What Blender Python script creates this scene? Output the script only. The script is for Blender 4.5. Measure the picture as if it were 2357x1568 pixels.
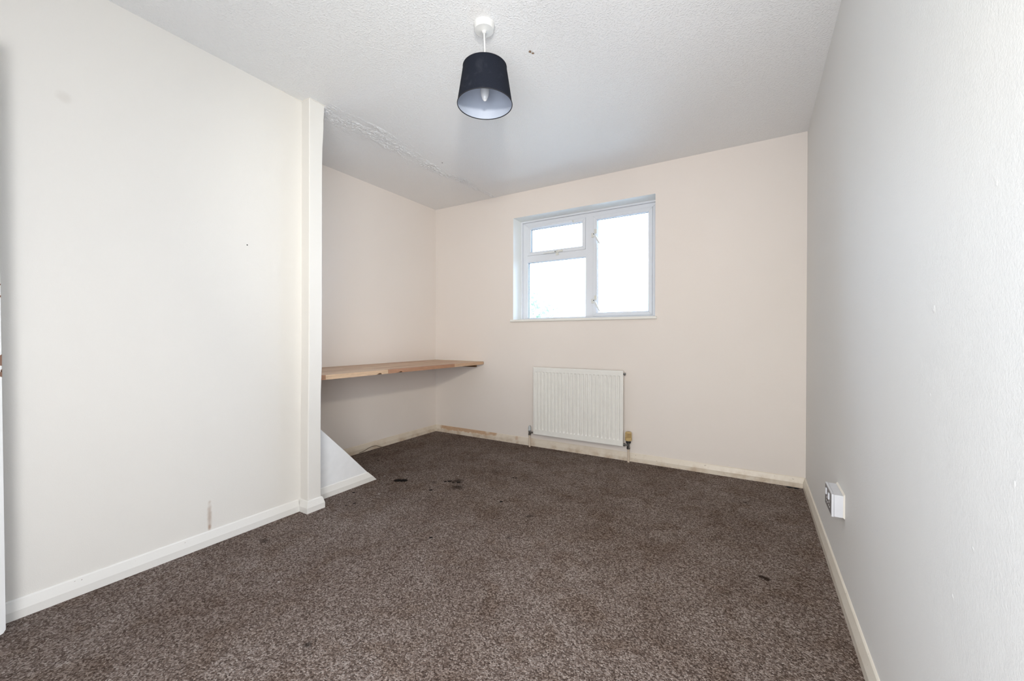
import bpy, bmesh, math, random
from mathutils import Vector, Matrix

random.seed(7)
S = bpy.context.scene
for o in list(bpy.data.objects):
    bpy.data.objects.remove(o, do_unlink=True)
COL = S.collection

# ------------------------------------------------------------------ camera
CAM_F, CAM_YAW, CAM_PITCH, CAM_ROLL, CAM_H = 930.4014, .5397, -.0071, .0007, .9974
_f = Vector((-math.sin(CAM_YAW), math.cos(CAM_YAW), 0))
_r = Vector((math.cos(CAM_YAW), math.sin(CAM_YAW), 0))
_u = Vector((0, 0, 1))
_f2 = _f * math.cos(CAM_PITCH) + _u * math.sin(CAM_PITCH)
_u2 = -_f * math.sin(CAM_PITCH) + _u * math.cos(CAM_PITCH)
_r3 = _r * math.cos(CAM_ROLL) + _u2 * math.sin(CAM_ROLL)
_u3 = -_r * math.sin(CAM_ROLL) + _u2 * math.cos(CAM_ROLL)
cam = bpy.data.cameras.new('camera')
cam.sensor_fit = 'HORIZONTAL'
cam.sensor_width = 36.0
cam.lens = CAM_F / 2357 * 36.0
cam.clip_start = .02
camo = bpy.data.objects.new('camera', cam)
camo.matrix_world = Matrix(((_r3.x, _u3.x, -_f2.x, 0), (_r3.y, _u3.y, -_f2.y, 0),
                            (_r3.z, _u3.z, -_f2.z, CAM_H), (0, 0, 0, 1)))
COL.objects.link(camo)
S.camera = camo

# ------------------------------------------------------------------ light and exposure
SKY = 12.6
SIDE_FILL = 11.0
FLASH = 88.0
FILL = 43.0
S.view_settings.view_transform = 'Standard'
S.view_settings.look = 'None'
S.view_settings.exposure = 0.10
S.view_settings.gamma = 1.0
S.view_settings.use_curve_mapping = False
world = bpy.data.worlds.new('overcast_sky')
S.world = world
world.use_nodes = True
bg = world.node_tree.nodes['Background']
bg.inputs['Color'].default_value = (.55, .71, 1.0, 1)
bg.inputs['Strength'].default_value = SKY


def area(name, loc, aim, sx, sy, energy, color, portal=False):
    l = bpy.data.lights.new(name, 'AREA')
    l.shape = 'RECTANGLE'
    l.size, l.size_y = sx, sy
    l.energy = energy
    l.color = color
    if portal:
        l.cycles.is_portal = True
    o = bpy.data.objects.new(name, l)
    o.location = loc
    o.rotation_euler = (Vector(aim) - Vector(loc)).to_track_quat('-Z', 'Y').to_euler()
    COL.objects.link(o)
    return o


def spot(name, loc, aim, angle, energy, color, radius=.06):
    l = bpy.data.lights.new(name, 'SPOT')
    l.energy = energy
    l.color = color
    l.spot_size = math.radians(angle)
    l.spot_blend = 1.0
    l.shadow_soft_size = radius
    o = bpy.data.objects.new(name, l)
    o.location = loc
    o.rotation_euler = (Vector(aim) - Vector(loc)).to_track_quat('-Z', 'Y').to_euler()
    COL.objects.link(o)


# lights: a zoomed flash above the camera swung over the back of the room, a soft area light beside it,
# and a low soft fill behind the camera, both added to brighten the room
spot('flash_alcove', (.05, 0, 1.70), (-2.75, 2.9, 1.7), 58, FLASH, (1.0, 1.0, .93))
spot('flash_ceiling', (.05, 0, 1.70), (-1.1, 3.1, 2.36), 62, FLASH * .35, (1.0, .9, .9))
spot('flash_back', (.05, 0, 1.70), (-1.2, 3.2, .6), 90, FLASH * .40, (1.0, .80, .45))
area('added_side_fill', (.2, .1, 1.55), (-1.7, 3.2, 1.5), .5, 1.3, SIDE_FILL, (.85, .95, 1.0))  # unseen soft light, added to even out the walls
area('added_low_fill', (-.2, -.45, .9), (-1.2, 3, .6), .9, 1.2, FILL, (.96, .98, 1.0))  # unseen low area light, added as fill for the whole room
area('window_portal', (-1.31, 3.56, 1.645), (-1.31, 0, 1.645), 1.3, .97, 1.0, (1, 1, 1), portal=True)

# ------------------------------------------------------------------ helpers
H = 2.36
XL, XA, XR, YB, YF = -2.246, -2.924, .297, 3.295, -.55


def new_bm():
    return bmesh.new()


def build(name, bm, mats, parent=None, smooth=False):
    bmesh.ops.recalc_face_normals(bm, faces=bm.faces[:])
    me = bpy.data.meshes.new(name)
    bm.to_mesh(me)
    bm.free()
    if not isinstance(mats, (list, tuple)):
        mats = [mats]
    for m in mats:
        me.materials.append(m)
    if smooth:
        for p in me.polygons:
            p.use_smooth = True
        try:
            me.set_sharp_from_angle(angle=math.radians(40))
        except Exception:
            pass
    o = bpy.data.objects.new(name, me)
    COL.objects.link(o)
    if parent:
        o.parent = parent
    return o


def empty(name, loc=(0, 0, 0)):
    o = bpy.data.objects.new(name, None)
    o.empty_display_size = .05
    COL.objects.link(o)
    return o


def tag(o, label, cat, kind=None, group=None):
    o['label'] = label
    o['category'] = cat
    if kind:
        o['kind'] = kind
    if group:
        o['group'] = group
    return o


def box(bm, x0, x1, y0, y1, z0, z1, mi=0, bevel=0):
    vs = [bm.verts.new((x, y, z)) for z in (z0, z1) for y in (y0, y1) for x in (x0, x1)]
    fs = [(0, 2, 3, 1), (4, 5, 7, 6), (0, 1, 5, 4), (2, 6, 7, 3), (0, 4, 6, 2), (1, 3, 7, 5)]
    faces = []
    for f in fs:
        fc = bm.faces.new([vs[i] for i in f])
        fc.material_index = mi
        faces.append(fc)
    if bevel:
        es = {e for f in faces for e in f.edges}
        r = bmesh.ops.bevel(bm, geom=list(es), offset=bevel, segments=2, affect='EDGES', profile=.6)
        for f in r['faces']:
            f.material_index = mi
    return faces


def prism(bm, pts, vec, mi=0):
    a = [bm.verts.new(p) for p in pts]
    b = [bm.verts.new(Vector(p) + Vector(vec)) for p in pts]
    n = len(pts)
    fs = [bm.faces.new(a), bm.faces.new(b[::-1])]
    for i in range(n):
        fs.append(bm.faces.new((a[i], b[i], b[(i + 1) % n], a[(i + 1) % n])))
    for f in fs:
        f.material_index = mi
    return fs


def lathe(bm, prof, loc, n=32, axis='Z', mi=0, cap=True):
    rings = []
    loc = Vector(loc)
    for r, h in prof:
        ring = []
        for i in range(n):
            a = 2 * math.pi * i / n
            c, s = r * math.cos(a), r * math.sin(a)
            p = {'Z': (c, s, h), 'X': (h, c, s), 'Y': (c, h, s)}[axis]
            ring.append(bm.verts.new(loc + Vector(p)))
        rings.append(ring)
    for a, b in zip(rings, rings[1:]):
        for i in range(n):
            f = bm.faces.new((a[i], a[(i + 1) % n], b[(i + 1) % n], b[i]))
            f.material_index = mi
    if cap:
        for ring in (rings[0], rings[-1]):
            f = bm.faces.new(ring)
            f.material_index = mi
    return rings


def tube(bm, pts, r, n=8, mi=0):
    pts = [Vector(p) for p in pts]
    rings = []
    up = Vector((0, 0, 1))
    for i, p in enumerate(pts):
        t = (pts[min(i + 1, len(pts) - 1)] - pts[max(i - 1, 0)]).normalized()
        s = t.cross(up)
        if s.length < 1e-3:
            s = t.cross(Vector((1, 0, 0)))
        s.normalize()
        q = t.cross(s).normalized()
        rings.append([bm.verts.new(p + r * (math.cos(2 * math.pi * k / n) * s + math.sin(2 * math.pi * k / n) * q)) for k in range(n)])
    for a, b in zip(rings, rings[1:]):
        for i in range(n):
            bm.faces.new((a[i], a[(i + 1) % n], b[(i + 1) % n], b[i])).material_index = mi
    bm.faces.new(rings[0]).material_index = mi
    bm.faces.new(rings[-1]).material_index = mi


def sweep(bm, path, prof, side, start=None, end=None):
    """prof (t, z) swept along a wall line; side +1 puts the board left of the path. start/end: f(z) shifts along the path."""
    P = [Vector(p) for p in path]
    offs = []
    for i in range(len(P)):
        ns = []
        if i > 0:
            d = (P[i] - P[i - 1]).normalized()
            ns.append(Vector((-d.y, d.x)) * side)
        if i < len(P) - 1:
            d = (P[i + 1] - P[i]).normalized()
            ns.append(Vector((-d.y, d.x)) * side)
        if len(ns) == 2:
            offs.append((ns[0] + ns[1]) / (1 + ns[0].dot(ns[1])))
        else:
            offs.append(ns[0])
    rings = []
    for i, p in enumerate(P):
        ring = []
        for t, z in prof:
            q = p + offs[i] * t
            if i == 0 and start:
                q = q + (P[1] - P[0]).normalized() * start(t, z)
            if i == len(P) - 1 and end:
                q = q + (P[-1] - P[-2]).normalized() * end(t, z)
            ring.append(bm.verts.new((q.x, q.y, z)))
        rings.append(ring)
    n = len(prof)
    for a, b in zip(rings, rings[1:]):
        for i in range(n):
            bm.faces.new((a[i], a[(i + 1) % n], b[(i + 1) % n], b[i]))
    bm.faces.new(rings[0])
    bm.faces.new(rings[-1])


# ------------------------------------------------------------------ materials
def srgb(r, g, b):
    def c(v):
        v /= 255
        return v / 12.92 if v <= .04045 else ((v + .055) / 1.055) ** 2.4
    return (c(r), c(g), c(b), 1)


class NT:
    def __init__(self, name):
        self.m = bpy.data.materials.new(name)
        self.m.use_nodes = True
        self.t = self.m.node_tree
        self.n = self.t.nodes
        self.b = self.n['Principled BSDF']
        self.tc = self.n.new('ShaderNodeTexCoord')

    def link(self, a, b):
        self.t.links.new(a, b)

    def node(self, typ, **kw):
        nd = self.n.new(typ)
        for k, v in kw.items():
            setattr(nd, k, v)
        return nd

    def mapping(self, scale=(1, 1, 1), loc=(0, 0, 0), rot=(0, 0, 0)):
        mp = self.node('ShaderNodeMapping')
        mp.inputs['Scale'].default_value = scale
        mp.inputs['Location'].default_value = loc
        mp.inputs['Rotation'].default_value = rot
        self.link(self.tc.outputs['Object'], mp.inputs['Vector'])
        return mp.outputs['Vector']

    def noise(self, scale, detail=2, rough=.5, vec=None, dist=0):
        nd = self.node('ShaderNodeTexNoise')
        nd.inputs['Scale'].default_value = scale
        nd.inputs['Detail'].default_value = detail
        nd.inputs['Roughness'].default_value = rough
        nd.inputs['Distortion'].default_value = dist
        self.link(vec if vec else self.tc.outputs['Object'], nd.inputs['Vector'])
        return nd.outputs['Fac']

    def ramp(self, fac, stops):
        nd = self.node('ShaderNodeValToRGB')
        cr = nd.color_ramp
        while len(cr.elements) < len(stops):
            cr.elements.new(.5)
        for e, (p, c) in zip(cr.elements, stops):
            e.position = p
            e.color = c if isinstance(c, (tuple, list)) else (c, c, c, 1)
        self.link(fac, nd.inputs['Fac'])
        return nd.outputs['Color']

    def mix(self, fac, a, b, blend='MIX'):
        nd = self.node('ShaderNodeMix', data_type='RGBA', blend_type=blend)
        for sock, v in ((nd.inputs['Factor'], fac), (nd.inputs['A'], a), (nd.inputs['B'], b)):
            pass
        ins = [s for s in nd.inputs if s.enabled]
        for s, v in zip(ins, (fac, a, b)):
            if hasattr(v, 'links'):
                self.link(v, s)
            else:
                s.default_value = v
        return [s for s in nd.outputs if s.enabled][0]

    def math(self, op, a, b=0.0, c=0.0):
        nd = self.node('ShaderNodeMath', operation=op)
        for s, v in zip(nd.inputs, (a, b, c)):
            if hasattr(v, 'links'):
                self.link(v, s)
            else:
                s.default_value = v
        return nd.outputs[0]

    def maprange(self, v, a, b, c=0.0, d=1.0):
        nd = self.node('ShaderNodeMapRange', interpolation_type='SMOOTHSTEP')
        self.link(v, nd.inputs['Value'])
        for k, x in (('From Min', a), ('From Max', b), ('To Min', c), ('To Max', d)):
            nd.inputs[k].default_value = x
        return nd.outputs[0]

    def sep(self):
        nd = self.node('ShaderNodeSeparateXYZ')
        self.link(self.tc.outputs['Object'], nd.inputs[0])
        return nd.outputs

    def spot(self, c, r, soft, wob, wobamt, squash=None):
        """0..1 blot of radius r at c, its rim broken by noise."""
        src, cc = self.tc.outputs['Object'], c
        if squash:
            sc = self.node('ShaderNodeVectorMath', operation='MULTIPLY')
            self.link(src, sc.inputs[0])
            sc.inputs[1].default_value = squash
            src, cc = sc.outputs[0], tuple(a * b for a, b in zip(c, squash))
        nd = self.node('ShaderNodeVectorMath', operation='DISTANCE')
        self.link(src, nd.inputs[0])
        nd.inputs[1].default_value = cc
        d = self.math('MULTIPLY_ADD', wob, wobamt * r, nd.outputs['Value'])
        return self.maprange(d, r * (1 - soft) + wobamt * r * .5, r + wobamt * r * .5, 1, 0)

    def bump(self, h, strength, dist, normal=None):
        nd = self.node('ShaderNodeBump')
        nd.inputs['Strength'].default_value = strength
        nd.inputs['Distance'].default_value = dist
        self.link(h, nd.inputs['Height'])
        if normal:
            self.link(normal, nd.inputs['Normal'])
        return nd.outputs['Normal']

    def out(self, color=None, rough=.5, normal=None, metal=0, spec=.5):
        if color is not None:
            if hasattr(color, 'links'):
                self.link(color, self.b.inputs['Base Color'])
            else:
                self.b.inputs['Base Color'].default_value = color
        if hasattr(rough, 'links'):
            self.link(rough, self.b.inputs['Roughness'])
        else:
            self.b.inputs['Roughness'].default_value = rough
        self.b.inputs['Metallic'].default_value = metal
        self.b.inputs['Specular IOR Level'].default_value = spec
        if normal:
            self.link(normal, self.b.inputs['Normal'])
        return self.m


def wall_paint(name, col, col2, orange_peel, amp, marks=()):
    t = NT(name)
    c = t.mix(t.noise(1.7, 3), col, col2)
    wob = t.noise(60, 3)
    for p, r, colr, soft, k, sq in marks:
        m = t.math('MULTIPLY', t.spot(p, r, soft, wob, .5, sq), k)
        c = t.mix(m, c, colr)
    n = t.bump(t.noise(orange_peel, 3, .6), amp, .002)
    n = t.bump(t.noise(9, 2), .12, .01, n)
    return t.out(c, .62, n, spec=.25)


M = {}
CREAM, CREAM2 = srgb(231, 227, 221), srgb(227, 223, 217)
M['cream_left'] = wall_paint('magnolia_paint', CREAM, CREAM2, 260, .25, (
    ((XL, 1.0899, 1.4748), .004, (.01, .01, .01, 1), .3, 1.0, None),
    ((XL, .4474, 1.907), .03, srgb(212, 206, 198), .8, .5, None),
    ((XL, .9165, .135), .011, srgb(186, 168, 152), .9, .75, (1, .8, .12)),
    ((XL, .9165, .083), .010, srgb(172, 142, 120), .9, .75, (1, 1, .5)),
    ((XL, .9175, .205), .009, srgb(198, 184, 172), .8, .5, None)))
M['cream'] = wall_paint('magnolia_paint_back', srgb(233, 225, 219), srgb(230, 221, 214), 260, .22)
M['cool_wall'] = wall_paint('cool_wall_paint', srgb(232, 231, 228), srgb(228, 228, 226), 210, .32)  # same paint as the cream walls, whitened for the cool daylight on it


def ceiling_mat():
    t = NT('textured_ceiling_paint')
    stipple = t.noise(120, 3, .5)
    st = t.ramp(stipple, [(.48, 0.0), (.70, 1.0)])
    n = t.bump(st, .42, .0042)
    c = t.mix(t.noise(1.3, 2), srgb(240, 240, 240), srgb(237, 236, 235))
    wob = t.noise(120, 3)
    for p, r, k in (((-.9212, 1.7040, H), .011, .95), ((-.9150, 1.720, H), .009, .95)):
        c = t.mix(t.math('MULTIPLY', t.spot(p, r, .5, wob, 1.6), k), c, srgb(120, 84, 38))
    c = t.mix(t.spot((-2.0917, 2.4321, H), .006, .3, wob, .5), c, (.02, .02, .02, 1))
    return t.out(c, .55, n, spec=.3)


M['ceiling'] = ceiling_mat()


def carpet_mat():
    t = NT('brown_carpet')
    warp = t.node('ShaderNodeTexNoise')
    warp.inputs['Scale'].default_value = 220
    t.link(t.tc.outputs['Object'], warp.inputs['Vector'])
    vec = t.node('ShaderNodeVectorMath', operation='MULTIPLY_ADD')
    t.link(warp.outputs['Color'], vec.inputs[0])
    vec.inputs[1].default_value = (.006, .006, 0)
    t.link(t.tc.outputs['Object'], vec.inputs[2])
    vo = t.node('ShaderNodeTexVoronoi')
    vo.inputs['Scale'].default_value = 215
    t.link(vec.outputs[0], vo.inputs['Vector'])
    sp = t.node('ShaderNodeSeparateColor')
    t.link(vo.outputs['Color'], sp.inputs[0])
    fleck = t.math('ADD', t.math('MULTIPLY', sp.outputs[0], .62), t.math('MULTIPLY', t.noise(330, 2), .38))
    c = t.ramp(fleck, [(.10, srgb(68, 56, 50)), (.36, srgb(113, 98, 90)), (.60, srgb(148, 133, 125)), (.90, srgb(198, 186, 178))])
    # worn and soiled patches
    mott = t.ramp(t.noise(2.3, 4, .6), [(.35, srgb(226, 220, 216)), (.65, srgb(255, 255, 255))])
    c = t.mix(1.0, c, mott, 'MULTIPLY')
    mott2 = t.ramp(t.noise(6.5, 3, .6, dist=.6), [(.36, srgb(218, 206, 194)), (.50, srgb(255, 255, 255))])
    c = t.mix(.5, c, mott2, 'MULTIPLY')
    wob = t.noise(55, 3)
    wob2 = t.noise(130, 3)
    soft = [((-1.7626, 2.2072, 0), .06, .8), ((-1.6908, 2.1173, 0), .065, .8), ((-1.0723, 1.9778, 0), .028, .75), ((-1.5367, 2.0215, 0), .018, .7),
            ((-1.0409, 1.7117, 0), .022, .7), ((-1.6424, 2.5017, 0), .06, .3), ((-1.2374, .7808, 0), .02, .8), ((-.6107, 3.2275, 0), .06, .45),
            ((-.0405, 2.8201, 0), .025, .7), ((-2.0542, 1.0728, 0), .03, .6), ((-2.75, 2.35, 0), .08, .35), ((-1.8881, 2.112, 0), .03, .5)]
    for p, r, k in soft:
        c = t.mix(t.math('MULTIPLY', t.spot(p, r, .9, wob, 1.3), k), c, srgb(46, 38, 34))
    hard = [((-2.13, 2.004, 0), .026), ((-2.095, 2.024, 0), .028), ((-1.8091, 2.1792, 0), .015), ((-1.83, 2.158, 0), .011), ((-1.775, 2.175, 0), .009), ((-1.742, 2.195, 0), .013), ((-1.8096, 1.9886, 0), .011),
            ((-1.3781, 1.5142, 0), .008), ((-1.3151, 2.0687, 0), .010), ((-1.4468, 2.475, 0), .008), ((-1.4668, 2.468, 0), .008), ((-2.2061, 1.7017, 0), .009),
            ((-2.0569, 1.5926, 0), .008), ((-2.0744, 1.5454, 0), .006), ((-2.6153, 2.2501, 0), .009)]
    for p, r in hard:
        c = t.mix(t.math('MULTIPLY', t.spot(p, r * 1.18, .25, wob2, 1.5), .96), c, srgb(24, 22, 22))
    for p, r in (((.031, 1.976, 0), .018), ((.049, 1.969, 0), .019)):
        c = t.mix(t.math('MULTIPLY', t.spot(p, r, .6, wob2, .9), .9), c, srgb(38, 24, 16))
    for p, r in (((.205, 3.262, 0), .028), ((.242, 3.258, 0), .024)):
        c = t.mix(t.math('MULTIPLY', t.spot(p, r, .5, wob, .8), .9), c, srgb(38, 46, 52))
    for p, r in (((-2.05, 1.77, 0), .010), ((-1.83, 2.30, 0), .009), ((-2.28, 2.02, 0), .010), ((-1.66, .92, 0), .006)):
        c = t.mix(t.spot(p, r, .6, wob2, 1.0), c, srgb(205, 195, 188))
    pile = t.math('MULTIPLY_ADD', vo.outputs['Distance'], -1.0, t.math('MULTIPLY', t.noise(420, 2), .5))
    n = t.bump(pile, .9, .008)
    return t.out(c, .95, n, spec=.08)


M['carpet'] = carpet_mat()


def gloss_white(name, col, chips=0.0, rough=.35, yellow=0.0, bare=None):
    t = NT(name)
    c = t.mix(t.noise(4, 3), col, tuple(v * .96 for v in col[:3]) + (1,))
    if yellow:
        x, y, z = t.sep()
        st = t.ramp(t.noise(7, 4, .65), [(.46, 0.0), (.72, 1.0)])
        low = t.maprange(z, .0, .07, 1, .25)
        c = t.mix(t.math('MULTIPLY', t.math('MULTIPLY', st, low), yellow), c, srgb(164, 128, 84))
    if bare:
        x, y, z = t.sep()
        m = t.math('MULTIPLY', t.maprange(x, bare[0], bare[0] + .05), t.math('SUBTRACT', 1.0, t.maprange(x, bare[1] - .12, bare[1])))
        hz = t.maprange(t.math('MULTIPLY_ADD', t.noise(16, 5, .7), .075, z), .066, .078)
        hz = t.math('MULTIPLY', hz, t.maprange(t.noise(5, 2), .40, .46))
        m = t.math('MULTIPLY', m, hz)
        c = t.mix(t.math('MULTIPLY', m, .85), c, t.mix(t.noise(60, 3), srgb(200, 164, 130), srgb(172, 134, 102)))
    if chips:
        ch = t.ramp(t.noise(48, 4, .7, vec=t.mapping((1, 1, 1.4))), [(.715 - chips * .05, 0.0), (.735 - chips * .05, 1.0)])
        c = t.mix(t.math('MULTIPLY', ch, .7), c, srgb(120, 96, 74))
    n = t.bump(t.noise(70, 2), .12, .002)
    return t.out(c, rough, n, spec=.4)


M['skirt'] = gloss_white('white_gloss_skirting', srgb(234, 231, 226), .35)
M['skirt_old'] = gloss_white('yellowed_gloss_skirting', srgb(226, 215, 200), .8, yellow=.75, bare=(-2.87, -1.72))
M['skirt_alcove'] = gloss_white('yellowed_gloss_alcove_skirting', srgb(222, 210, 193), .8, yellow=.7)
M['skirt_right'] = gloss_white('cream_gloss_skirting', srgb(228, 221, 208), .9, yellow=.3)
M['door'] = gloss_white('white_gloss_door', srgb(238, 238, 238), 0)
M['reveal'] = gloss_white('white_reveal_paint', srgb(240, 242, 240), 0, .5)
M['upvc'] = gloss_white('white_upvc', srgb(226, 229, 235), 0, .3)
M['sill'] = gloss_white('white_sill_paint', srgb(238, 236, 230), .1)


def plain(name, col, rough=.5, metal=0, bump=None, spec=.5):
    t = NT(name)
    c = t.mix(t.noise(25, 3), col, tuple(v * .9 for v in col[:3]) + (1,))
    n = t.bump(t.noise(bump[0], 2), bump[1], .001) if bump else None
    return t.out(c, rough, n, metal, spec)


M['bulkhead'] = plain('fresh_white_primer', srgb(243, 243, 244), .55, bump=(30, .2))
M['radiator'] = plain('radiator_enamel', srgb(238, 236, 231), .32)
M['pipe'] = plain('painted_pipe', srgb(216, 200, 182), .5)
M['chrome'] = plain('tarnished_chrome', srgb(150, 150, 148), .28, 1.0)
M['cap'] = plain('grey_plastic_cap', srgb(196, 200, 202), .45)
M['trv'] = plain('aged_cream_plastic', srgb(206, 178, 126), .5)
M['trv_dark'] = plain('slot_dark_plastic', srgb(110, 84, 48), .6)
M['black'] = plain('black_plastic', srgb(28, 28, 28), .5)
M['gasket'] = plain('grey_glazing_gasket', srgb(52, 68, 78), .6)
M['handle'] = plain('white_window_handle', srgb(226, 228, 228), .35)
M['handle_cream'] = plain('cream_window_latch', srgb(224, 223, 216), .4)
M['socket_white'] = plain('white_socket_plastic', srgb(214, 215, 221), .4)
M['socket_pin'] = plain('pale_socket_insert', srgb(214, 214, 216), .4)
M['steel'] = plain('grey_brushed_steel', srgb(142, 140, 142), .45, .55, bump=(90, .1))
M['caulk'] = plain('cream_caulk', srgb(235, 230, 221), .6)
M['rose'] = plain('white_painted_rose', srgb(222, 222, 220), .45, bump=(60, .15))
M['cord'] = plain('white_flex', srgb(238, 236, 232), .45)
M['shade_lining'] = plain('white_shade_lining', srgb(166, 174, 190), .5)
M['wood_dark'] = plain('dark_batten_wood', srgb(112, 84, 56), .7)
M['wood_chip'] = plain('splintered_wood', srgb(92, 66, 42), .8)
M['brown_chip'] = plain('bare_door_wood', srgb(132, 98, 80), .7)
M['cable'] = plain('brown_flex', srgb(86, 72, 58), .6)
M['leaf'] = plain('garden_leaf', (.42, .48, .36, 1), .7)
M['bark'] = plain('garden_bark', (.12, .1, .08, 1), .8)
M['bounce_ground'] = plain('pale_bounce_ground', srgb(190, 190, 180), .9)  # ground made pale so it bounces light up into the window reveal
M['brick_out'] = plain('outer_render', srgb(170, 160, 150), .8)
M['filler'] = plain('white_filler', srgb(240, 240, 240), .6)


def shade_cloth():
    t = NT('navy_black_shade_cloth')
    c = t.mix(t.noise(340, 2), srgb(17, 19, 26), srgb(31, 35, 46))
    dust = t.ramp(t.noise(14, 4, .65, dist=1.0), [(.55, 0.0), (.75, 1.0)])
    c = t.mix(t.math('MULTIPLY', dust, .14), c, srgb(90, 92, 100))
    n = t.bump(t.noise(700, 2), .3, .0008)
    m = t.out(c, .85, n, spec=.12)
    return m


M['shade'] = shade_cloth()
M['shade_rim'] = plain('black_shade_binding', srgb(16, 17, 26), .6)


def bulb_mat():
    t = NT('opal_bulb_glass')
    t.b.inputs['Subsurface Weight'].default_value = .25
    t.b.inputs['Subsurface Radius'].default_value = (.02, .02, .02)
    return t.out(srgb(208, 210, 214), .12, spec=.5)


M['bulb'] = bulb_mat()


def glass_mat():
    m = bpy.data.materials.new('window_glass')
    m.use_nodes = True
    nt = m.node_tree
    nt.nodes.clear()
    o = nt.nodes.new('ShaderNodeOutputMaterial')
    tr = nt.nodes.new('ShaderNodeBsdfTransparent')
    tr.inputs[0].default_value = (.95, .97, .97, 1)
    gl = nt.nodes.new('ShaderNodeBsdfGlossy')
    gl.inputs['Roughness'].default_value = .02
    fr = nt.nodes.new('ShaderNodeFresnel')
    fr.inputs['IOR'].default_value = 1.45
    mx = nt.nodes.new('ShaderNodeMixShader')
    nt.links.new(fr.outputs[0], mx.inputs[0])
    nt.links.new(tr.outputs[0], mx.inputs[1])
    nt.links.new(gl.outputs[0], mx.inputs[2])
    nt.links.new(mx.outputs[0], o.inputs[0])
    return m


M['glass'] = glass_mat()


def stave_mat(i, col):
    t = NT('worktop_stave_wood_%d' % i)
    g = t.noise(9, 4, .6, vec=t.mapping((26, 1.4, 26)), dist=.5)
    dark = tuple(v * .78 for v in col[:3]) + (1,)
    c = t.ramp(g, [(.3, dark), (.62, col)])
    fine = t.noise(60, 2, vec=t.mapping((30, 1, 30)))
    c = t.mix(.25, c, t.ramp(fine, [(.35, srgb(190, 165, 140)), (.6, srgb(255, 255, 255))]), 'MULTIPLY')
    n = t.bump(g, .05, .001)
    return t.out(c, .38, n, spec=.4)


STAVES = [stave_mat(i, srgb(*c)) for i, c in enumerate(((206, 172, 142), (198, 160, 128), (188, 146, 114), (214, 184, 154), (194, 158, 126)))]
STAVE_RED = stave_mat(7, srgb(178, 134, 106))
STAVE_PALE = stave_mat(8, srgb(214, 183, 152))

# ------------------------------------------------------------------ room shell
bm = new_bm(); box(bm, XA - .13, XR + .12, YF - .12, YB + .02, -.16, 0)
tag(build('floor', bm, M['carpet']), 'worn brown flecked carpet with dark stains, wall to wall', 'floor', 'structure')
bm = new_bm(); box(bm, XA - .13, XR + .12, YF - .12, YB + .26, H, H + .14)
tag(build('ceiling', bm, M['ceiling']), 'white stippled ceiling with a rough patched seam', 'ceiling', 'structure')

# the patched seam where an old wall was taken out: ragged lumps of plaster in real relief along the ceiling
from mathutils import noise as mnoise
ceil_o = bpy.data.objects['ceiling']
KN = [(1.45, -2.235, .090), (1.62, -2.235, .105), (1.85, -2.205, .100), (2.05, -2.203, .070), (2.31, -2.215, .058), (2.65, -2.190, .062), (2.9, -2.178, .040), (3.18, -2.168, .022), (3.3, -2.165, .015)]


def seam(y):
    for (a, c0, w0), (b, c1, w1) in zip(KN, KN[1:]):
        if y <= b:
            f = (y - a) / (b - a)
            return c0 + (c1 - c0) * f, w0 + (w1 - w0) * f
    return KN[-1][1:]


bm = new_bm()
nx, ny = 76, 620
rowsv = []
for iy in range(ny + 1):
    y = 1.484 + (YB - .001 - 1.484) * iy / ny
    cx, w = seam(y)
    row = []
    for ix in range(nx + 1):
        u = ix / nx * 2 - 1
        x = cx + u * (w + .03)
        p = Vector((x * 64, y * 40, 0))
        p2 = p + Vector((mnoise.noise(p * .6), mnoise.noise(p * .6 + Vector((9, 3, 1))), 0)) * 1.3
        rid = 1 - abs(mnoise.noise(p2)) * 2.6
        rid2 = 1 - abs(mnoise.noise(p2 * 2.1 + Vector((4, 4, 4)))) * 2.4
        edge = abs(x - cx) / w + mnoise.noise(Vector((x * 16, y * 9, 5))) * .9
        m = max(0, min(1, (1.25 - edge) / .6))
        patchy = max(.15, min(1, .75 + 1.1 * mnoise.noise(Vector((x * 11, y * 6, 17)))))
        hgt = m * patchy * (max(0, rid) ** 2 * .0058 + max(0, rid2) ** 2 * .0038)
        low = min(1, (1 - abs(u)) / .12) * min(1, m * 4)
        row.append(bm.verts.new((x, y, H + .0012 - (.0014 + hgt) * low)))
    rowsv.append(row)
for a, b in zip(rowsv, rowsv[1:]):
    for i in range(nx):
        bm.faces.new((a[i], b[i], b[i + 1], a[i + 1]))
sm = build('plaster_seam', bm, M['ceiling'], ceil_o)
for pl in sm.data.polygons:
    pl.use_smooth = True
sm['label'] = 'rough patched plaster seam across the ceiling'

# back wall with the window opening
WX0, WX1, WZ0, WZ1 = -1.960, -.667, 1.146, 2.1255
bm = new_bm()
ox0, ox1, oz0, oz1 = XA - .13, XR + .12, -.16, H + .02
yb1 = YB + .26
fo = [bm.verts.new((x, YB, z)) for x, z in ((ox0, oz0), (ox1, oz0), (ox1, oz1), (ox0, oz1))]
fi = [bm.verts.new((x, YB, z)) for x, z in ((WX0, WZ0), (WX1, WZ0), (WX1, WZ1), (WX0, WZ1))]
bo = [bm.verts.new((v.co.x, yb1, v.co.z)) for v in fo]
bi = [bm.verts.new((v.co.x, yb1, v.co.z)) for v in fi]
for i in range(4):
    j = (i + 1) % 4
    bm.faces.new((fo[i], fo[j], fi[j], fi[i]))
    f = bm.faces.new((bo[i], bi[i], bi[j], bo[j])); f.material_index = 2
    bm.faces.new((fo[i], bo[i], bo[j], fo[j])).material_index = 2
    bm.faces.new((fi[i], fi[j], bi[j], bi[i])).material_index = 1
tag(build('wall_back', bm, [M['cream'], M['reveal'], M['brick_out']]), 'cream back wall holding the window and the radiator', 'wall', 'structure')

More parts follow.
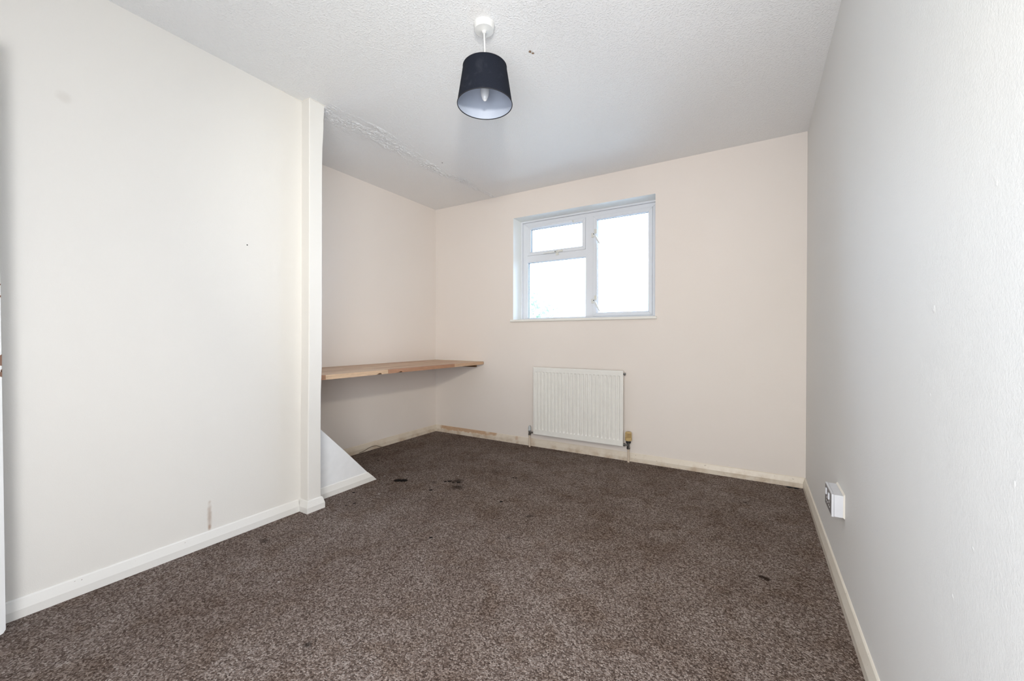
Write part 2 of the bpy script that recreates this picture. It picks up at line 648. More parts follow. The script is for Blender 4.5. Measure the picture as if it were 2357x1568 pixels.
bm = new_bm(); box(bm, XR, XR + .12, YF - .12, YB, -.16, H)
wr = tag(build('wall_right', bm, M['cool_wall']), 'plain wall on the right with the power socket', 'wall', 'structure')
bm = new_bm(); box(bm, XA - .13, XA, 1.475, YB, -.16, H)
tag(build('wall_alcove', bm, M['cream']), 'cream side wall of the alcove above the wooden worktop', 'wall', 'structure')
bm = new_bm()
# left wall: a thick block that ends at the alcove, its face a touch out of plumb near the post
box(bm, XA - .13, XL, YF, 1.452, -.16, H)
tag(build('wall_left', bm, M['cream_left']), 'long bare cream wall on the left, beside the open door', 'wall', 'structure')
# front wall behind the camera with the doorway the door belongs to
DX0, DX1, DZ = -2.13, -1.33, 2.0
bm = new_bm()
box(bm, XA - .13, DX0, YF - .12, YF, -.16, H)
box(bm, DX1, XR, YF - .12, YF, -.16, H)
box(bm, DX0, DX1, YF - .12, YF, DZ, H)
tag(build('wall_front', bm, M['cream']), 'cream wall behind the camera with the doorway to the landing', 'wall', 'structure')

# the landing beyond the doorway, closed round so that no daylight leaks in from outside
bm = new_bm()
box(bm, XA - .13, XR, YF - 1.5, YF - 1.38, -.16, H)
box(bm, DX0 - .35, DX0 - .25, YF - 1.38, YF - .12, -.16, H)
box(bm, DX1 + .25, DX1 + .35, YF - 1.38, YF - .12, -.16, H)
box(bm, DX0 - .35, DX1 + .35, YF - 1.5, YF - .12, H, H + .1)
box(bm, DX0 - .35, DX1 + .35, YF - 1.5, YF - .12, -.16, -.001)
tag(build('wall_landing', bm, M['cream']), 'cream walls of the small landing behind the doorway', 'wall', 'structure')

# boxed post at the end of the left wall
bm = new_bm()
levels = [(0, 1.3710, 1.4525), (.0707, 1.371, 1.4525), (.4456, 1.3721, 1.4527), (.6847, 1.3755, 1.4548), (.76, 1.377, 1.458), (.8192, 1.378, 1.461), (1.19, 1.381, 1.4632),
          (1.68, 1.3837, 1.465), (1.8553, 1.3842, 1.4656), (2.013, 1.3848, 1.4669), (2.1156, 1.385, 1.4697), (2.22, 1.3853, 1.4764), (2.2735, 1.3855, 1.4766), (H, 1.3858, 1.4833)]
PX = -2.173
rings = []
for z, a, b in levels:
    c = .004
    rings.append([bm.verts.new(p) for p in ((XL - .01, a, z), (PX - c, a, z), (PX, a + c, z), (PX, b - c, z), (PX - c, b, z), (XL - .01, b, z))])
for a, b in zip(rings, rings[1:]):
    for i in range(6):
        bm.faces.new((a[i], a[(i + 1) % 6], b[(i + 1) % 6], b[i]))
bm.faces.new(rings[0]); bm.faces.new(rings[-1])
tag(build('trim_1', bm, M['cream_left']), 'narrow cream boxed post at the end of the left wall', 'post', 'structure')

bm = new_bm()
rng = random.Random(2)
pl = [(-2.247, 1.22 + .012 * k) for k in range(14)] + [(-2.24 + .011 * k, 1.385) for k in range(6)] + [(-2.172, 1.39 + .012 * k) for k in range(9)] + [(-2.172 + .002 * k, 1.50 + .014 * k) for k in range(5)]
tube(bm, [(x + rng.uniform(-.002, .002), y + rng.uniform(-.002, .002), H - rng.uniform(-.002, .0015)) for x, y in pl], .0030, 8)
build('caulk_bead', bm, M['caulk'], bpy.data.objects['trim_1'], True)

# sloping stair bulkhead, low in the alcove behind the post
bm = new_bm()
BX = -2.290
prism(bm, [(BX, 1.453, .505), (BX, 1.5238, .4345), (BX, 1.70, .255), (BX, 1.8825, .0583 + .004), (BX, 1.944, 0), (BX, 1.453, 0)], (XA - BX, 0, 0))
tag(build('wall_bulkhead', bm, M['bulkhead']), 'white triangular stair bulkhead sloping down to the carpet behind the post', 'bulkhead', 'structure')

# ------------------------------------------------------------------ skirting boards
PROF = [(0, 0), (.016, 0), (.016, .031), (.0085, .057), (.0065, .064), (.003, .068), (0, .068)]


def skirt(name, path, side, mat, label, start=None, end=None, prof=PROF):
    bm = new_bm()
    sweep(bm, path, prof, side, start, end)
    return tag(build(name, bm, mat), label, 'skirting board', 'structure')


skirt('baseboard_left', [(XL, YF + .005), (XL, 1.371 - .0162)], -1, M['skirt'], 'white chamfered skirting board along the left wall')
skirt('baseboard_post', [(XL + .0005, 1.371), (PX, 1.371), (PX, 1.4665)], -1, M['skirt'], 'short white skirting board wrapped round the boxed post',
      end=lambda t, z: -.012 * max(0, (z - .03) / .038) ** 2)
skirt('baseboard_bulkhead', [(BX, 1.46), (BX, 1.944)], -1, M['skirt'], 'white skirting board on the bulkhead, cut off along its slope',
      end=lambda t, z: -z * .97)
skirt('baseboard_alcove', [(XA, 1.60), (XA, YB - .0005)], -1, M['skirt_alcove'], 'yellowed skirting board in the alcove under the worktop', end=lambda t, z: -t)
skirt('baseboard_back', [(XA + .0005, YB), (XR - .0005, YB)], -1, M['skirt_old'], 'scuffed yellowed skirting board under the window and radiator', start=lambda t, z: t * .0, end=lambda t, z: -t)
skirt('baseboard_right', [(XR, YB - .0005), (XR, YF + .005)], -1, M['skirt_right'], 'cream skirting board along the right wall below the socket')

# ------------------------------------------------------------------ door leaf standing open against the left wall
bm = new_bm()
lean = .0061 / 1.268
pts = [(1.965, -.48), (.012, -.48), (.012, .266), (.016, .277), (.026, .2825), (1.965, .2825 - lean * 1.95)]
prism(bm, [(-2.166, y, z) for z, y in pts], (.036, 0, 0))
door = tag(build('door_1', bm, M['door']), 'white door leaf standing open at the left edge of the view', 'door', 'structure')
for z0, hh in ((.905, .036), (.868, .020), (.884, .008), (1.13, .006), (1.17, .004)):
    bm = new_bm()
    ye = .2829 - lean * z0
    w = hh * .14 + .001
    prism(bm, [(-2.1303, ye - w, z0), (-2.1303, ye + .0004, z0 - .002), (-2.1303, ye + .0006, z0 + hh), (-2.1303, ye - w * .7, z0 + hh * .9), (-2.1303, ye - w * 1.3, z0 + hh * .5)], (.0008, 0, 0))
    build('paint_chip', bm, M['brown_chip'], door)['label'] = 'brown bare wood chip'

# ------------------------------------------------------------------ window
win = empty('window_1')
tag(win, 'white double casement window with a top vent, bright sky outside', 'window', 'structure')
FY = 3.46
G = .0006


def member(bm, quad, y0, y1):
    """front quad (x, z) x4, extruded from y0 to y1"""
    prism(bm, [(x, y0, z) for x, z in quad], (0, y1 - y0, 0))


def frame_mesh(bm, x0, x1, z0, z1, wl, wr_, wb, wt, y0, y1):
    g = G
    member(bm, [(x0, z0 + g), (x0 + wl, z0 + wb + g), (x0 + wl, z1 - wt - g), (x0, z1 - g)], y0, y1)
    member(bm, [(x1, z0 + g), (x1 - wr_, z0 + wb + g), (x1 - wr_, z1 - wt - g), (x1, z1 - g)], y0, y1)
    member(bm, [(x0 + g, z0), (x0 + wl + g, z0 + wb), (x1 - wr_ - g, z0 + wb), (x1 - g, z0)], y0, y1)
    member(bm, [(x0 + g, z1), (x0 + wl + g, z1 - wt), (x1 - wr_ - g, z1 - wt), (x1 - g, z1)], y0, y1)


def ring(bm, a, ya, b, yb, mi=0):
    """sloped strip between rectangle a at depth ya and rectangle b at depth yb; rect = x0, x1, z0, z1"""
    def vs(r, y):
        return [bm.verts.new((x, y, z)) for x, z in ((r[0], r[2]), (r[1], r[2]), (r[1], r[3]), (r[0], r[3]))]
    A, B = vs(a, ya), vs(b, yb)
    for i in range(4):
        j = (i + 1) % 4
        bm.faces.new((A[i], A[j], B[j], B[i])).material_index = mi


def inset(r, d):
    return (r[0] + d, r[1] - d, r[2] + d, r[3] - d)


MXL, MXR = -1.3022, -1.2321          # mullion
TZ0, TZ1 = 1.7268, 1.7912            # transom
fx0, fx1, fz0, fz1 = -1.9425, -.6775, 1.166, 2.1095
# outer frame, four mitred members, each its own part
for q in ([(fx0, fz0 + G), (-1.8955, 1.186 + G), (-1.8955, 2.0778 - G), (fx0, fz1 - G)],
          [(fx1, fz0 + G), (-.7215, 1.186 + G), (-.7215, 2.0778 - G), (fx1, fz1 - G)],
          [(fx0 + G, fz0), (-1.8955 + G, 1.186), (-.7215 - G, 1.186), (fx1 - G, fz0)],
          [(fx0 + G, fz1), (-1.8955 + G, 2.0778), (-.7215 - G, 2.0778), (fx1 - G, fz1)]):
    bm = new_bm(); member(bm, q, FY, FY + .065)
    build('frame_member', bm, M['upvc'], win)
bm = new_bm()
mc = (MXL + MXR) / 2
prism(bm, [(MXL, FY - .0004, 1.1865), (MXR, FY - .0004, 1.1865), (MXR, FY - .0004, 2.0772), (mc, FY - .0004, 2.108), (MXL, FY - .0004, 2.0772)], (0, .064, 0))
build('mullion', bm, M['upvc'], win)
bm = new_bm()
tc = (TZ0 + TZ1) / 2
prism(bm, [(-1.8955, FY - .0008, TZ0), (MXL, FY - .0008, TZ0), (MXL + .033, FY - .0008, tc), (MXL, FY - .0008, TZ1), (-1.8955, FY - .0008, TZ1), (-1.926, FY - .0008, tc)], (0, .063, 0))
build('transom', bm, M['upvc'], win)


def sash(name, r, label):
    bm = new_bm()
    y0 = FY - .004
    frame_mesh(bm, *r, .028, .028, .028, .028, y0, FY + .05)
    a = inset(r, .028)
    b = inset(r, .034)
    ring(bm, a, y0, b, FY + .006)
    ring(bm, b, FY + .006, b, FY + .012)
    ring(bm, b, FY + .012, inset(r, .0345), FY + .031, 1)
    ring(bm, inset(r, .0345), FY + .031, inset(r, .020), FY + .031, 1)
    s = build(name, bm, [M['upvc'], M['gasket']], win)
    s['label'] = label
    p = inset(r, .030)
    bm = new_bm(); box(bm, p[0], p[1], FY + .032, FY + .036, p[2], p[3])
    build('pane', bm, M['glass'], s)
    return s


cs = sash('casement_sash', (MXR + .0018, -.7215 - .0018, 1.186 + .0015, 2.0778 - .0018), 'tall right-hand opening sash')
vsash = sash('vent_sash', (-1.8955 + .0018, MXL - .0018, TZ1 + .0012, 2.0778 - .0018), 'small top-hung vent sash')
# fixed light, glazed straight into the frame
r = (-1.8955, MXL, 1.186, TZ0)
bm = new_bm()
ring(bm, r, FY, inset(r, .004), FY + .010)
ring(bm, inset(r, .004), FY + .010, inset(r, .004), FY + .014)
ring(bm, inset(r, .004), FY + .014, inset(r, .0045), FY + .031, 1)
ring(bm, inset(r, .0045), FY + .031, inset(r, -.01), FY + .031, 1)
gb = build('glazing_bead', bm, [M['upvc'], M['gasket']], win)
p = inset(r, -.002)
bm = new_bm(); box(bm, p[0], p[1], FY + .032, FY + .036, p[2], p[3])
build('pane', bm, M['glass'], gb)
# bead strips round the frame, and the window board
for nm, a in (('left', (WX0, fx0 - .0005, 1.167, 2.1255)), ('right', (fx1 + .0005, WX1, 1.167, 2.1255)), ('top', (WX0 + .018, WX1 - .011, fz1 + .0005, 2.1255))):
    bm = new_bm(); box(bm, a[0], a[1], FY - .022, FY + .07, a[2], a[3], bevel=.003)
    build('edge_bead', bm, M['upvc'], win)
bm = new_bm()
box(bm, WX0, WX1, YB - .004, FY + .07, 1.1462, 1.1662)
prism(bm, [(-1.982, 3.2955, 1.1455), (-1.982, 3.2765, 1.1455), (-1.982, 3.272, 1.150), (-1.982, 3.272, 1.162), (-1.982, 3.2765, 1.1665), (-1.982, 3.2955, 1.1665)], (1.3295, 0, 0))
build('window_sill', bm, M['sill'], win)
# trickle vent on the top rail of the vent sash
bm = new_bm()
box(bm, -1.838, -1.424, FY - .022, FY - .0042, 2.048, 2.0685, bevel=.003)
tv = build('trickle_vent', bm, M['upvc'], win)
bm = new_bm()
box(bm, -1.4232, -1.412, FY - .014, FY - .0042, 2.049, 2.068, bevel=.002)
build('vent_cap', bm, M['handle_cream'], tv)


def cockspur(px, pz, tx, tz, horizontal=False):
    bm = new_bm()
    if horizontal:
        box(bm, px - .004, px + .022, FY - .012, FY - .001, pz - .030, pz + .012, bevel=.002)
        box(bm, px + .018, px + .066, FY - .018, FY - .006, pz - .004, pz + .013, bevel=.003)
    else:
        box(bm, px - .030, px + .006, FY - .010, FY - .001, pz - .022, pz + .016, bevel=.002)
        box(bm, px - .004, px + .022, FY - .014, FY - .004, pz + .006, pz + .046, bevel=.004)
    h = build('window_handle', bm, M['handle_cream'], win)
    bm = new_bm()
    d = Vector((tx - px, 0, tz - pz)); L = d.length; d.normalize(); n = Vector((-d.z, 0, d.x))
    o = Vector((px, FY - .030, pz))
    q = [o - n * .009 - d * .012, o + n * .009 - d * .012, o + n * .009 + d * L * .3, o + n * .0055 + d * L, o - n * .0055 + d * L, o - n * .008 + d * L * .3]
    fs = prism(bm, q, (0, .014, 0))
    bmesh.ops.bevel(bm, geom=bm.edges[:], offset=.002, segments=2, affect='EDGES')
    lathe(bm, [(.009, -.016), (.009, -.001)], (px, FY, pz), 14, 'Y')
    build('lever', bm, M['handle'], h)
    bm = new_bm()
    lathe(bm, [(.0045, -.0325), (.0045, -.029)], (px, FY, pz), 10, 'Y')
    build('screw', bm, M['black'], h)


cockspur(-1.2164, 1.9114, -1.1648, 1.8211)
cockspur(-1.2151, 1.3254, -1.1634, 1.2279)
cockspur(-1.588, 1.798, -1.716, 1.7942, True)

# ------------------------------------------------------------------ radiator
rad = empty('radiator', (0, 0, 0))
tag(rad, 'white ribbed panel radiator on the back wall below the window', 'radiator')
RX0, RX1, RZ0, RZ1, RY = -1.709, -.897, .125, .7315, 3.22
bm = new_bm()
NFL = 23
xs = [(RX0, 0)]
xa, xb = RX0 + .018, RX1 - .020
pitch = (xb - xa) / NFL
prof_x = [(.0, 0), (.12, 0), (.18, .3), (.30, 1), (.58, 1), (.78, .12), (.82, .0), (1.0, 0)]
cols = [(RX0 + .006, 0.0), (xa - .001, 0.0)]
for k in range(NFL):
    for u, dd in prof_x[:-1]:
        cols.append((xa + (k + u) * pitch, dd))
cols += [(xb, 0.0), (RX1 - .006, 0.0)]
rows = [(RZ0 + .006, 0.0), (RZ0 + .046, 0.0), (RZ0 + .051, .55), (RZ0 + .060, 1.0), (RZ1 - .047, 1.0), (RZ1 - .042, .7), (RZ1 - .040, 0.0), (RZ1 - .006, 0.0)]
DEP = .0092
grid = [[bm.verts.new((x, RY + dx * ez * DEP, z)) for x, dx in cols] for z, ez in rows]
for i in range(len(rows) - 1):
    for j in range(len(cols) - 1):
        bm.faces.new((grid[i][j], grid[i][j + 1], grid[i + 1][j + 1], grid[i + 1][j]))
# rounded rim and back
def loop_pts(x0, x1, z0, z1, y):
    return [bm.verts.new(p) for p in ((x0, y, z0), (x1, y, z0), (x1, y, z1), (x0, y, z1))]
border = grid[0][:] + [grid[i][-1] for i in range(1, len(rows))] + grid[-1][-2::-1] + [grid[i][0] for i in range(len(rows) - 2, 0, -1)]
prev = border
for e, y in ((.0035, RY + .0012), (.0062, RY + .004), (.0065, RY + .020)):
    cur = []
    for v in border:
        x, z = v.co.x, v.co.z
        nx = x - e if abs(x - (RX0 + .006)) < 1e-5 else (x + e if abs(x - (RX1 - .006)) < 1e-5 else x)
        nz = z - e if abs(z - (RZ0 + .006)) < 1e-5 else (z + e if abs(z - (RZ1 - .006)) < 1e-5 else z)
        cur.append(bm.verts.new((nx, y, nz)))
    for i in range(len(border)):
        j = (i + 1) % len(border)
        bm.faces.new((prev[i], prev[j], cur[j], cur[i]))
    prev = cur
bm.faces.new(prev)
# the seam of the welded lip, a thin raised fold round bottom and sides
for x0, x1, z0, z1 in ((RX0 + .010, RX1 - .012, RZ0 + .0135, RZ0 + .0150),):
    box(bm, x0, x1, RY - .0016, RY + .002, z0 - .0085, z0)
box(bm, RX1 - .0135, RX1 - .012, RY - .0012, RY + .002, RZ0 + .013, RZ1 - .05)
box(bm, RX0 + .0105, RX0 + .012, RY - .0012, RY + .002, RZ0 + .013, RZ1 - .05)
build('panel', bm, M['radiator'], rad)
for x in (RX0 + .13, RX1 - .13):
    for z in (RZ0 + .03, RZ1 - .10):
        bm = new_bm()
        box(bm, x - .02, x + .02, RY + .0195, YB - .0003, z, z + .02)
        build('wall_bracket', bm, M['radiator'], rad)
bm = new_bm()
lathe(bm, [(.008, .0), (.008, .006), (.011, .006), (.011, .016), (.006, .016), (.006, .019)], (RX1 + .0005, RY + .014, .706), 12, 'X')
build('bleed_plug', bm, M['chrome'], rad, True)
# left lockshield valve
LX, LY = -1.7565, 3.247
bm = new_bm(); tube(bm, [(LX, LY, .0), (LX, LY, .112)], .0085, 14)
build('pipe', bm, M['pipe'], rad, True)
bm = new_bm()
lathe(bm, [(.0095, .106), (.0125, .108), (.0125, .122), (.010, .124), (.010, .136), (.012, .138), (.012, .150), (.009, .152)], (LX, LY, 0), 12)
lathe(bm, [(.007, .0), (.007, .012), (.011, .012), (.011, .026), (.008, .026), (.008, .05)], (LX, LY - .01, .137), 10, 'X')
lv = build('lockshield_valve', bm, M['chrome'], rad, True)
bm = new_bm()
lathe(bm, [(.0125, .150), (.0130, .160), (.0130, .178), (.0105, .184), (.006, .194), (.002, .196)], (LX, LY, 0), 16)
build('valve_cap', bm, M['cap'], lv, True)
# right thermostatic valve
VX, VY = -.860, 3.250
bm = new_bm(); tube(bm, [(VX, VY, .0), (VX, VY, .112)], .0085, 14)
build('pipe', bm, M['pipe'], rad, True)
bm = new_bm()
lathe(bm, [(.0095, .104), (.0145, .107), (.0145, .120), (.0105, .123), (.0105, .148), (.014, .150), (.014, .158)], (VX, VY, 0), 14)
lathe(bm, [(.007, -.046), (.0125, -.040), (.0125, -.026), (.008, -.024), (.008, 0)], (VX, VY - .010, .138), 12, 'X')
rv = build('thermostatic_valve', bm, M['chrome'], rad, True)
bm = new_bm()
lathe(bm, [(.0195, .156), (.0195, .174)], (VX, VY, 0), 20)
build('collar', bm, M['black'], rv, True)
bm = new_bm()
lathe(bm, [(.022, .173), (.0255, .175), (.0265, .180), (.0265, .196), (.0222, .199)], (VX, VY, 0), 28)
lathe(bm, [(.0222, .199), (.0222, .236)], (VX, VY, 0), 28, mi=1, cap=False)
lathe(bm, [(.0240, .236), (.0205, .243), (.012, .245)], (VX, VY, 0), 28)
for k in range(14):
    a = 2 * math.pi * (k + .5) / 14
    c, s = math.cos(a), math.sin(a)
    cx, cy = VX + .0235 * c, VY + .0235 * s
    t = Vector((-s, c, 0)) * .0032
    n = Vector((c, s, 0)) * .0022
    p0 = Vector((cx, cy, .199)) - n * .6
    prism(bm, [p0 - t, p0 + t, p0 + t * .8 + n * 1.5, p0 - t * .8 + n * 1.5], (0, 0, .036))
build('valve_head', bm, [M['trv'], M['trv_dark']], rv, True)

# ------------------------------------------------------------------ worktop in the alcove
wt = empty('worktop')
tag(wt, 'wooden butcher-block worktop fixed across the alcove like a desk', 'worktop')
WTX0, WTX1, WTY0, WTY1, WTZ0, WTZ1 = XA + .001, -2.296, 1.476, YB - .003, .733, .762
rng = random.Random(11)
rowsN = 15
rw = (WTX1 - WTX0) / rowsN
first_box = {}
for k in range(rowsN - 1):
    x0 = WTX0 + k * rw
    y = WTY0
    ln = rng.uniform(.15, .5)
    while y < WTY1 - .001:
        y2 = min(y + ln, WTY1)
        if WTY1 - y2 < .12:
            y2 = WTY1
        bm = new_bm()
        box(bm, x0 + .0002, x0 + rw - .0002, y + .0002, y2 - .0002, WTZ0, WTZ1 - rng.uniform(0, .0002), bevel=.0005)
        build('stave', bm, rng.choice(STAVES), wt)
        y = y2
        ln = rng.uniform(.3, .62)
# front row: three visible lengths, two with splintered notches in the lower edge
yj = [WTY0, 1.5674, 2.0705, 2.836, WTY1 - .012]
fm = [STAVE_RED, STAVE_PALE, STAVE_RED, STAVES[0]]
notches = {1: [(1.9905, .046, .010)], 2: [(2.190, .040, .009)]}
for k in range(4):
    y0, y1 = yj[k] + .0002, yj[k + 1] - .0002
    x0, x1 = WTX1 - rw + .0002, WTX1
    pts = [(y0, WTZ0)]
    for c, w, d in notches.get(k, ()):
        pts += [(c - w / 2, WTZ0), (c - w * .42, WTZ0 + d * .45), (c - w * .25, WTZ0 + d * .4), (c - w * .18, WTZ0 + d), (c - w * .02, WTZ0 + d * .8), (c + w * .06, WTZ0 + d * 1.15),
                (c + w * .3, WTZ0 + d * .85), (c + w * .40, WTZ0 + d * .95), (c + w / 2, WTZ0)]
    pts.append((y1, WTZ0))
    if k == 3:
        pts += [(y1 + .004, WTZ0 + .006), (y1 + .010, WTZ0 + .012), (y1 + .007, WTZ0 + .020)]
    pts += [(y1, WTZ1 - .001), (y1 - .001, WTZ1), (y0 + .001, WTZ1)]
    bm = new_bm()
    # top front arris eased
    a = [bm.verts.new((x0, y, z)) for y, z in pts]
    b = [bm.verts.new((x1 - (.0018 if z > WTZ1 - .0015 else 0), y, z)) for y, z in pts]
    c = [bm.verts.new((x1, y, min(z, WTZ1 - .0018))) for y, z in pts] if False else None
    bm.faces.new(a); bm.faces.new(b[::-1])
    n = len(pts)
    for i in range(n):
        bm.faces.new((a[i], b[i], b[(i + 1) % n], a[(i + 1) % n]))
    build('stave', bm, fm[k], wt)
    for cc, w, d in notches.get(k, ()):
        bm = new_bm()
        box(bm, x1 - .012, x1 - .006, cc - w * .55, cc + w * .55, WTZ0 + .0003, WTZ0 + d * 1.4)
        build('splinter', bm, M['wood_chip'], wt)['label'] = 'dark splintered notch'
bm = new_bm()
box(bm, WTX1 - .03, WTX1 - .004, WTY1 - .0118, WTY1 + .002, WTZ0 + .001, WTZ1 - .006)
build('splinter', bm, M['wood_chip'], wt)['label'] = 'dark broken end at the wall'
bm = new_bm()
box(bm, XA + .002, -2.385, YB - .028, YB - .0003, WTZ0 - .030, WTZ0 - .0003)
build('batten', bm, M['wood_dark'], wt)['label'] = 'dark wooden support batten'
bm = new_bm()
box(bm, XA + .002, XA + .026, WTY0 + .01, YB - .03, WTZ0 - .030, WTZ0 - .0003)
build('batten', bm, M['wood_dark'], wt)
bm = new_bm()
prism(bm, [(XA + .002, YB - .0003, WTZ1), (XA + .002, YB - .006, WTZ1), (XA + .002, YB - .0003, WTZ1 + .006)], (.624, 0, 0))
build('caulk_bead', bm, M['caulk'], wt)

# ------------------------------------------------------------------ pendant lamp
lamp = empty('pendant_lamp')
tag(lamp, 'ceiling pendant lamp with tapered navy-black fabric shade and unlit bulb', 'lamp')
LXc, LYc = -1.0141, 1.4554
bm = new_bm()
lathe(bm, [(.046, H), (.046, H - .004), (.0445, H - .006), (.0420, H - .022), (.0405, H - .026), (.011, H - .0285), (.009, H - .030), (.0075, H - .038), (.004, H - .039)], (LXc, LYc, 0), 48)
build('ceiling_rose', bm, M['rose'], lamp, True)
ZT, ZB, RT, RB = 2.174, 2.013, .0945, .1195
bm = new_bm()
tube(bm, [(LXc, LYc, H - .036), (LXc + .001, LYc, 2.30), (LXc + .0025, LYc + .001, 2.25), (LXc + .003, LYc + .001, 2.165)], .0032, 10)
build('cord', bm, M['cord'], lamp, True)
SX, SY = LXc + .003, LYc + .001
bm = new_bm()
lathe(bm, [(RT, ZT), (RB, ZB)], (SX, SY, 0), 96, cap=False)
sh = build('lamp_shade', bm, M['shade'], lamp, True)
bm = new_bm()
lathe(bm, [(RT - .0012, ZT - .001), (RB - .0012, ZB + .001)], (SX, SY, 0), 96, cap=False)
build('lining', bm, M['shade_lining'], sh, True)
for r, z in ((RT, ZT), (RB, ZB)):
    bm = new_bm()
    e = .0014 if z == ZB else .0006
    rr = lathe(bm, [(r + .0010, z - e), (r + .0014, z), (r + .0010, z + e), (r - .0018, z + e), (r - .0022, z), (r - .0018, z - e)], (SX, SY, 0), 96, cap=False)
    for i in range(96):
        bm.faces.new((rr[-1][i], rr[-1][(i + 1) % 96], rr[0][(i + 1) % 96], rr[0][i]))
    build('rim_binding', bm, M['shade_rim'], sh, True)
bm = new_bm()
zr = ZT - .018
for k in range(3):
    a = 2 * math.pi * k / 3 + .9
    tube(bm, [(SX + .018 * math.cos(a), SY + .018 * math.sin(a), zr), (SX + (RT - .001) * math.cos(a), SY + (RT - .001) * math.sin(a), zr + .004)], .0015, 6)
tube(bm, [(SX + .019 * math.cos(2 * math.pi * k / 24), SY + .019 * math.sin(2 * math.pi * k / 24), zr) for k in range(25)], .0017, 6)
build('shade_spider', bm, M['rose'], sh, True)
bm = new_bm()
lathe(bm, [(.005, 2.172), (.012, 2.168), (.016, 2.158), (.016, 2.118), (.014, 2.115)], (SX, SY, 0), 24)
build('lampholder', bm, M['rose'], lamp, True)
bm = new_bm()
lathe(bm, [(.010, 2.116), (.0135, 2.105), (.0180, 2.092), (.0198, 2.078), (.0192, 2.064), (.0163, 2.050), (.0118, 2.038), (.0068, 2.031), (.0030, 2.0285), (.0008, 2.028)], (SX, SY, 0), 32)
build('bulb', bm, M['bulb'], lamp, True)

# ------------------------------------------------------------------ double power socket on the right wall
so = empty('power_socket')
tag(so, 'white surface-mounted double power socket with grey faceplate low on the right wall', 'socket')
SY0, SY1, SZ0, SZ1 = 1.950, 2.109, .3135, .3995
bm = new_bm()
box(bm, XR - .0325, XR - .0003, SY0 + .0012, SY1 - .0012, SZ0 + .0012, SZ1 - .0012, bevel=.0015)
bx = build('back_box', bm, M['socket_white'], so)
bm = new_bm()
prism(bm, [(XR - .0003, SY0 - .004, SZ0 - .001), (XR - .006, SY0 + .0008, SZ0 + .003), (XR - .005, SY0 + .0008, SZ1 + .0006), (XR - .0003, SY0 - .003, SZ1 + .004), ], (0, .0024, 0))
prism(bm, [(XR - .0003, SY0 - .003, SZ1 + .004), (XR - .006, SY0 + .001, SZ1 - .0006), (XR - .006, SY1 - .001, SZ1 - .0006), (XR - .0003, SY1 + .002, SZ1 + .004)], (0, 0, .0016))
build('caulk_bead', bm, M['caulk'], so)
bm = new_bm()
box(bm, XR - .0405, XR - .0330, SY0, SY1, SZ0, SZ1, bevel=.0012)
fp = build('face_plate', bm, M['socket_white'], so)
bm = new_bm()
box(bm, XR - .0412, XR - .0404, SY0 + .0035, SY1 - .0035, SZ0 + .0035, SZ1 - .0035)
build('front_panel', bm, M['steel'], fp)['label'] = 'grey metal front of the socket'
for yc in (1.998, 2.061):
    bm = new_bm()
    box(bm, XR - .0462, XR - .0411, yc - .007, yc + .007, SZ1 - .036, SZ1 - .011, bevel=.0015)
    rk = build('rocker_switch', bm, M['socket_white'], so)
    bm = new_bm()
    for dy, dz, w, h in ((0, .0, .0045, .009), (-.011, -.017, .009, .0045), (.011, -.017, .009, .0045)):
        yy = yc + (.004 if yc < 2.03 else -.004) + dy
        zz = SZ1 - .050 + dz + .004
        box(bm, XR - .0420, XR - .0411, yy - w / 2, yy + w / 2, zz - h / 2, zz + h / 2)
    build('pin_slot', bm, M['socket_pin'], so)

# ------------------------------------------------------------------ small loose things
bm = new_bm()
tube(bm, [(-2.9045, 2.30, .006), (-2.901, 2.345, .012), (-2.9, 2.39, .026), (-2.898, 2.43, .034), (-2.892, 2.47, .031), (-2.88, 2.50, .018), (-2.862, 2.52, .006), (-2.82, 2.53, .0022), (-2.77, 2.515, .0022)], .0022, 8)
tag(build('loose_cable', bm, M['cable'], None, True), 'thin brown cable looping off the alcove skirting onto the carpet', 'cable')

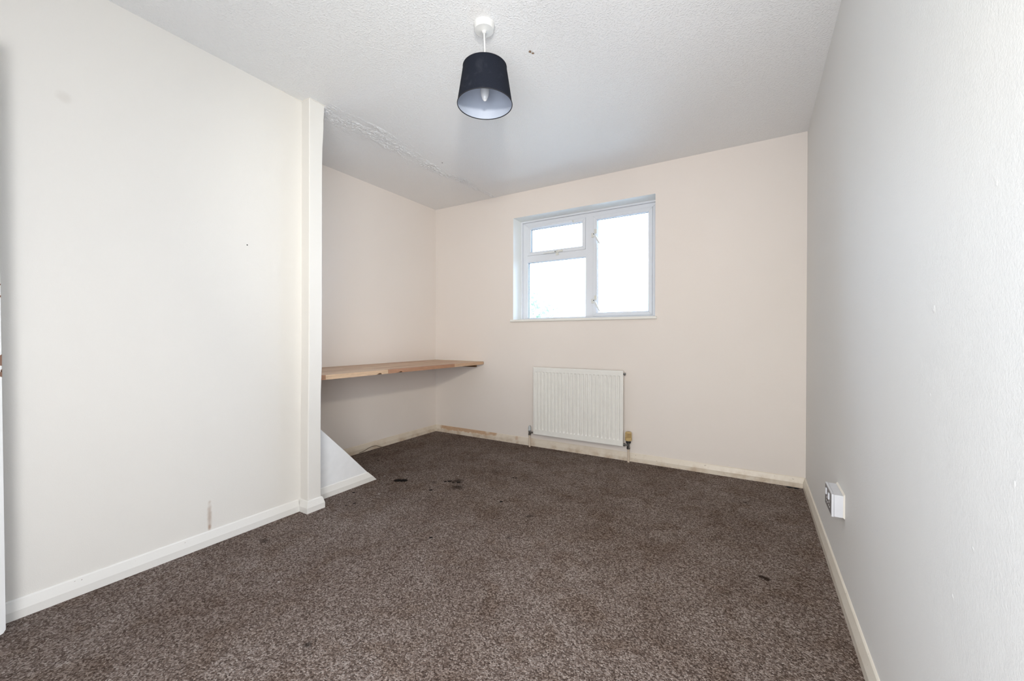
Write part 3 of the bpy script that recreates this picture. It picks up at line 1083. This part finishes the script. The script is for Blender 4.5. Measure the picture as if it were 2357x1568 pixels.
rng = random.Random(5)
for (y, z, rr) in ((1.0857, 1.051, .010), (.8534, 1.2186, .006), (.9321, 1.2568, .005), (1.4714, .3062, .009), (.8013, .8033, .006), (1.1, .8851, .006), (.9164, .6647, .006), (1.467, .8094, .005), (.99, .55, .006), (1.25, .95, .004), (1.7, .62, .005)):
    bm = new_bm()
    n = 8
    c = bm.verts.new((XR - rr * .22, y + rr * .15, z + rr * .1))
    rg = []
    for k in range(n):
        a = 2 * math.pi * k / n
        q = rr * rng.uniform(.6, 1.1)
        rg.append(bm.verts.new((XR - .0001, y + q * .8 * math.cos(a), z + q * math.sin(a))))
    for k in range(n):
        bm.faces.new((c, rg[k], rg[(k + 1) % n]))
    bm.faces.new(rg)
    build('paint_blob', bm, M['cool_wall'], wr, True)

# ------------------------------------------------------------------ outside: pale bounce ground below and a tree washed out by the sky
bm = new_bm(); box(bm, -40, 40, YB + .3, 60, -3.0, -2.8)
tag(build('ground', bm, M['bounce_ground']), 'unseen ground far below the window, pale to bounce light up', 'ground', 'structure')
tr = empty('garden_tree')
tag(tr, 'pale green treetop washed out beyond the lower left window pane', 'tree')
TX, TY = -5.35, 9.6
bm = new_bm()
lathe(bm, [(.17, -2.8), (.13, -1.2), (.07, .6), (.02, 1.9)], (TX, TY, 0), 10)
build('trunk', bm, M['bark'], tr, True)
bm = new_bm()
rng = random.Random(3)
for k in range(4200):
    while True:
        p = Vector((rng.uniform(-1, 1), rng.uniform(-1, 1), rng.uniform(-1, 1)))
        if .25 < p.length < 1:
            break
    lump = 1 + .25 * math.sin(5 * p.x + 2) * math.sin(4 * p.z + p.y * 3)
    q = Vector((TX + p.x * 1.0 * lump, TY + p.y * 1.4 * lump, 1.25 + p.z * 1.25 * lump))
    d = Vector((rng.uniform(-1, 1), rng.uniform(-1, 1), rng.uniform(-.6, .6))).normalized()
    e = d.cross(Vector((rng.uniform(-1, 1), rng.uniform(-1, 1), rng.uniform(-1, 1)))).normalized()
    s = rng.uniform(.05, .09)
    bm.faces.new([bm.verts.new(q + d * s), bm.verts.new(q + e * s * .5), bm.verts.new(q - d * s), bm.verts.new(q - e * s * .5)])
fo_ = build('foliage', bm, M['leaf'], tr)
fo_['kind'] = 'stuff'
